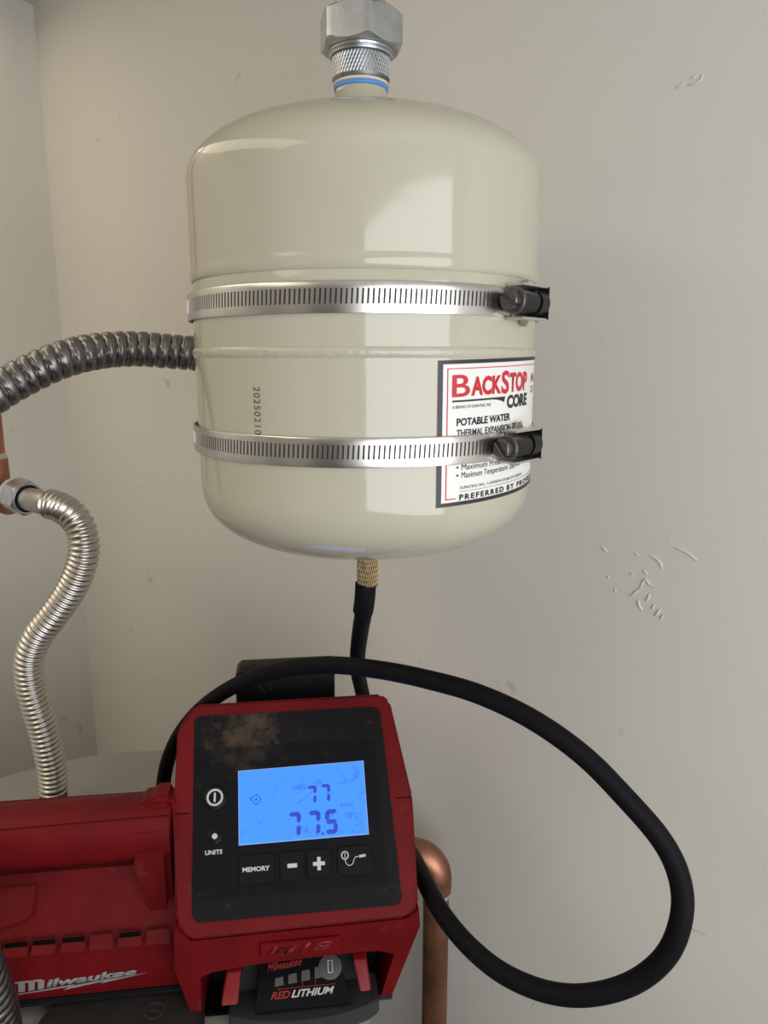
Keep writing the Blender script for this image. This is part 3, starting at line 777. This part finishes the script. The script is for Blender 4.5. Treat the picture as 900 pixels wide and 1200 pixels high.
for dx, dy in ((1, 0), (-1, 0), (0, 1), (0, -1)):
    tube([Fp(ic[0] + dx * .0024, ic[1] + dy * .0024, .0020), Fp(ic[0] + dx * .0037, ic[1] + dy * .0037, .0020)], .0002, 5, bm)
    tube([Fp(ic[0], ic[1], .0020), Fp(ic[0] + dx * .0010, ic[1] + dy * .0010, .0020)], .0003, 5, bm)
part('target_icon', bm, 'lcd_ink', LC, smooth=0)
bm = bmesh.new()
def scr(pts_, r=.00013): tube([Fp(x, y, .0019) for x, y in pts_], r, 4, bm)
scr([(.001, .063), (.006, .0655), (.0105, .069), (.012, .070)], .0002); scr([(-.016, .071), (-.014, .0755), (-.0125, .077), (-.0115, .073), (-.014, .0685), (-.016, .071)])
scr([(.0345, .052), (.0355, .055), (.0360, .051)]); scr([(.038, .051), (.0388, .055), (.0392, .050)]); scr([(.0412, .052), (.0420, .0555), (.0425, .052)])
scr([(.0085, .043), (.011, .0475), (.0125, .045), (.0140, .0425)], .0002); scr([(-.001, .0685), (.001, .070), (.003, .0685)]); scr([(.004, .077), (.0055, .080), (.0065, .0775)])
for _ in range(26):
    x = .034 + random.random() * .009; y = .043 + random.random() * .008; scr([(x, y), (x + .0008, y + random.uniform(-.0006, .0006))])
part('scratches', bm, 'lcd_ghost', LC, smooth=0)
# buttons
def btn(pts, r=.0012):
    return part('button', plate(rounded(pts, r), .0010, .0028, .0003), 'glossy_black')
b1 = btn([(-.0352, .0345), (-.0142, .0347), (-.0140, .0185), (-.0350, .0182)])
part('lettering', text_bm('MEMORY', -.0330, -.0163, .0252, .0279, lambda x, y, d: Fp(x, y, .0030), .035), 'ink_light', b1, smooth=0)
b2 = btn([(-.0100, .0345), (.0044, .0346), (.0046, .0188), (-.0098, .0187)])
part('minus_sign', plate([(-.0055, .0280), (.0005, .0280), (.0005, .0256), (-.0055, .0256)], .0028, .0030), 'ink_light', b2, smooth=0)
b3 = btn([(.0068, .0347), (.0212, .0348), (.0214, .0190), (.0070, .0189)])
part('plus_sign', plate([(.0104, .0278), (.0130, .0278), (.0130, .0305), (.0152, .0305), (.0152, .0278), (.0178, .0278), (.0178, .0256), (.0152, .0256), (.0152, .0229), (.0130, .0229), (.0130, .0256), (.0104, .0256)], .0028, .0030), 'ink_light', b3, smooth=0)
b4 = btn([(.0258, .0349), (.0468, .0350), (.0472, .0185), (.0260, .0190)], .003)
bm = bmesh.new()
gx, gy = .0305, .0302
tube([Fp(gx + .0021 * cos(a * pi / 10), gy + .0021 * sin(a * pi / 10), .0029) for a in range(21)], .00045, 5, bm)
tube([Fp(gx, gy - .0012, .0029), Fp(gx, gy + .0012, .0029)], .0003, 5, bm)
hp, _ = spline([Fp(x, y, .0029) for x, y in ((.0306, .0278), (.0310, .0258), (.0328, .0242), (.0350, .0250), (.0360, .0272), (.0372, .0288), (.0395, .0290))], .0006)
tube(hp, .0003, 5, bm)
tube([Fp(.0395, .0290, .0029), Fp(.0435, .0294, .0029)], .0009, 6, bm)
part('gauge_hose_icon', bm, 'ink_light', b4, smooth=0)
pw = part('power_button', lathe([(.001, -.001), (.0074, -.001), (.0074, .0008), (.0066, .0012), (.001, .0012)], 40, Fp(-.0510, .0702, .0014), Fp(0, 0, 1) - Fp(0, 0, 0)), 'glossy_black')
bm = bmesh.new()
tube([Fp(-.0510 + .0046 * cos(a * pi / 20), .0702 + .0046 * sin(a * pi / 20), .0027) for a in range(41)], .00075, 6, bm)
part('ring_mark', bm, 'ink_light', pw)
part('bar_mark', plate([(-.0516, .0730), (-.0504, .0730), (-.0504, .0674), (-.0516, .0674)], .0026, .0029), 'ink_light', pw, smooth=0)
un = part('units_button', lathe([(.0005, -.001), (.0046, -.001), (.0046, .0004), (.0040, .0007), (.0005, .0007)], 32, Fp(-.0505, .0472, .0014), Fp(0, 0, 1) - Fp(0, 0, 0)), 'glossy_black')
part('dot_mark', lathe([(.0002, 0), (.0018, 0), (.0016, .0006), (.0002, .0008)], 20, Fp(-.0505, .0472, .0020), Fp(0, 0, 1) - Fp(0, 0, 0)), 'ink_light', un)
part('units_lettering', text_bm('UNITS', -.0562, -.0456, .0367, .0393, lambda x, y, d: Fp(x, y, .0016), .03), 'ink_light', smooth=0)

# main body to the left of the head
U0, U1 = -.290, -.070
BP = [(.019, .0125), (.0175, .0185), (.0170, .030), (.0185, .0468), (.0215, .0500), (.0245, .0545), (.0430, .0765), (.0455, .0815), (.0720, .0845), (.0800, .0845), (.130, .0820), (.138, .070), (.138, .0125)]
bm = prism(BP, lambda p: Vector((U0, p[0], p[1])), lambda p: Vector((U1, p[0], p[1])))
part('body_housing', bm, 'red_plastic', smooth=28)
part('base_tray', box(U0 + .003, U1, .0165, .135, .0085, .0128, .0008), 'black_plastic')
for u in (-.235, -.105):
    part('base_foot', box(u - .015, u + .015, .055, .125, 0, .009, .001), 'foot_rubber')
# vent recesses on the shoulder
vents = [(-.2060, 1), (-.1880, 1), (-.1708, 1), (-.1545, 1), (-.1372, 1), (-.1205, 0), (-.1035, 1), (-.0865, 0)]
for u, dark in vents:
    f = lambda v: Vector((v.x, .0172 + v.z * .62 - v.y * .8, .0505 + v.z * .8 + v.y * .45))
    fr = part('vent', box(u - .0072, u + .0072, -.0004, .0011, -.0040, .0044, .0003, f), 'red_plastic')
    part('vent_slot', box(u - .0066, u + .0066, .0011, .0014, .0014, .0040, 0, f), 'void_black' if dark else 'red_plastic', fr)
# ridge lines on the sloped side
def Sl(u, k, c=0.0):
    """point on the sloped side, k 0 bottom .. 1 top, lifted by c"""
    p = Vector((.0245, .0545)).lerp(Vector((.0430, .0765)), k); n = Vector((-.765, .644))
    return Vector((u, p.x + n.x * c, p.y + n.y * c))
bm = prism([(-.285, 0.02), (-.188, .05), (-.168, .24), (-.1635, .34), (-.163, .97), (-.285, .97)], lambda p: Sl(p[0], p[1], .0022), lambda p: Sl(p[0], p[1], -.004))
bmesh.ops.bevel(bm, geom=bm.edges[:], offset=.0012, segments=2, affect='EDGES', clamp_overlap=True)
part('side_relief', bm, 'red_plastic')
# brand script on the lower side with the lightning underline
def Lg(x, y, d):
    k = 1 - .30 * max(0, (x + .174) / .072)                  # the script shrinks toward its end
    return Vector((x, .0168 - d, .0226 + (x + .140) * .068 + (y if y < 0 else y * k)))
bm = text_bm('ilwaukee', -.1560, -.1010, 0, .0066, Lg, .045, .22, .0003)
for q in ([(-.1722, 0), (-.1682, 0), (-.1676, .0076), (-.1716, .0076)], [(-.1662, 0), (-.1626, 0), (-.1620, .0064), (-.1648, .0076), (-.1676, .0076), (-.1676, .0062), (-.1656, .0062)],
          [(-.1606, 0), (-.1570, 0), (-.1562, .0060), (-.1586, .0076), (-.1630, .0076), (-.1622, .0062), (-.1600, .0060)], [(-.1765, .0064), (-.1716, .0066), (-.1716, .0076), (-.1730, .0076)]):
    b2 = prism(q, lambda p: Lg(p[0], p[1], .0003), lambda p: Lg(p[0], p[1], 0))
    me = bpy.data.meshes.new('j'); b2.to_mesh(me); b2.free(); bm.from_mesh(me); bpy.data.meshes.remove(me)
part('brand_script', bm, 'ink_light_shaded', smooth=0, label='white slanted brand lettering Milwaukee')
UL = [(-.1745, -.0016), (-.1425, -.0016), (-.1455, -.0033), (-.1210, -.0013), (-.1235, -.0026), (-.0950, .0004), (-.1190, -.0006), (-.1170, .0002), (-.1400, -.0011), (-.1385, -.0003), (-.1745, -.0012)]
bm = prism(UL, lambda p: Lg(p[0], min(p[1], -.0001) if p[1] < .0001 else -.0001, .0003), lambda p: Lg(p[0], min(p[1], -.0001) if p[1] < .0001 else -.0001, 0))
part('lightning_mark', bm, 'ink_light_shaded', smooth=0)
# handle bar and its post
hz = .1090; hv = .047
hp = []
for k in range(28):
    a = 2 * pi * k / 28
    x = cos(a); y = sin(a)
    hp.append((hv + .0195 * (abs(x) ** .75) * (1 if x > 0 else -1), hz + .0180 * (abs(y) ** .8) * (1 if y > 0 else -1)))
bm = prism(hp, lambda p: Vector((U0, p[0], p[1] - .002)), lambda p: Vector((-.078, p[0], p[1])))
part('handle', bm, 'red_plastic', smooth=40)
part('handle_seam', tube([Vector((U0, hv - .0155, hz + .0122)), Vector((-.10, hv - .0146, hz + .0147)), Vector((-.078, hv - .0144, hz + .0149))], .00022, 5), 'ink_red_dark')
bm = prism([(-.1030, .1200), (-.1030, .1000), (-.1010, .0930), (-.0985, .0850), (-.0945, .0620), (-.0900, .0470), (-.0790, .0470), (-.0785, .1200)], lambda p: Vector((p[0], .0282 + max(0, .1 - p[1]) * .02, p[1])), lambda p: Vector((p[0], .066, p[1])))
bevel(bm, .004, 3)
part('handle_post', bm, 'red_plastic')
bm = prism([(-.1010, .1230), (-.0915, .1325), (-.0760, .1325), (-.0760, .1100), (-.1010, .1100)], lambda p: Vector((p[0], .0385, p[1])), lambda p: Vector((p[0], .060, p[1])))
bevel(bm, .004, 3)
part('handle_shoulder', bm, 'red_plastic')
part('rear_post', box(U0, U0 + .03, .028, .068, .075, .118, .003), 'red_plastic')
# black hose bracket standing up behind the head
bm = prism([(-.0415, .120), (-.0415, .1770), (-.0380, .1808), (.0310, .1808), (.0310, .120)], lambda p: Vector((p[0], .118, p[1])), lambda p: Vector((p[0], .139, p[1])))
bevel(bm, .001, 1)
part('hose_bracket', bm, 'black_plastic')
# air hose: from the tank valve down behind the inflator, round the right loop and over the top
HP = [(428, 694, .4457), (427, 712, .449), (423, 735, .466), (419.5, 762, .495), (419, 785, .518), (423, 805, .540), (428, 830, .556), (436, 890, .570), (448, 945, .572), (462, 975, .555), (474, 990, .525), (483, 1002, .49), (490, 1016, .455), (501, 1040, .420),
      (520, 1073, .392), (550, 1109, .372), (590, 1141, .356), (640, 1162, .343), (690, 1166, .334), (743, 1151, .328), (782, 1118, .324), (799, 1072, .325), (796, 1028, .330), (775, 984, .336), (732, 934, .345), (682, 884, .356), (622, 842, .370), (560, 813, .388),
      (500, 796, .405), (445, 785, .425), (390, 779.5, .448), (335, 784, .470), (285, 799, .492), (246, 822, .512), (218, 850, .525), (200, 882, .534), (192, 915, .537), (192, 945, .540), (200, 965, .545)]
path, L = spline([Lc(at(*p)) for p in HP], .003)
hs = part('air_hose', tube(path, .00565, 24), 'rubber', label='long black rubber air hose looping to the right')
va = Lc(vb_)
obj_ = part('hose_ferrule', tube([Lc(at(428.5, 683, .4457)), Lc(at(428, 695, .4457)), Lc(at(427, 706, .448)), Lc(at(425.5, 716, .451))], .0066, 28), 'rubber', hs)
zb0, zb1 = at(428, 686, .4457).z - HZ, CZ + Z_BOT + .0006 - HZ
vx = Lc(Vector((TX + .0008, TY, HZ)))
br = part('valve_chuck', lathe([(.003, zb0), (.0062, zb0), (.0066, zb0 + .001), (.0066, zb1 - .0007), (.0060, zb1), (.003, zb1)], 40, vx - Vector((0, 0, 0))), 'brass_dark', hs, label='knurled brass chuck')
bm = bmesh.new()
for s in (1, -1):
    for i in range(34):
        a0 = 2 * pi * i / 34
        tube([vx + Vector((.0066 * sin(a0 + s * k * .16), -.0066 * cos(a0 + s * k * .16), zb0 + .001 + (zb1 - zb0 - .002) * k / 5)) for k in range(6)], .0002, 4, bm)
o = part('knurl_ridges', bm, 'brass', hs); o['kind'] = 'stuff'
bm = bmesh.new()
rr = random.Random(3)
for _ in range(46):
    i = rr.randrange(4, len(path) - 4); p = path[i]
    dd = Vector((rr.uniform(-1, 1), rr.uniform(-1, .2), rr.uniform(-1, 1))).normalized()
    e = Vector((rr.uniform(-1, 1), rr.uniform(-1, 1), rr.uniform(-1, 1))) * .003
    tube([p + dd * .005, p + dd * .008 + e * .5, p + dd * .0105 + e], .00009, 3, bm)
o = part('lint_hairs', bm, 'rubber_grey', hs); o['kind'] = 'stuff'
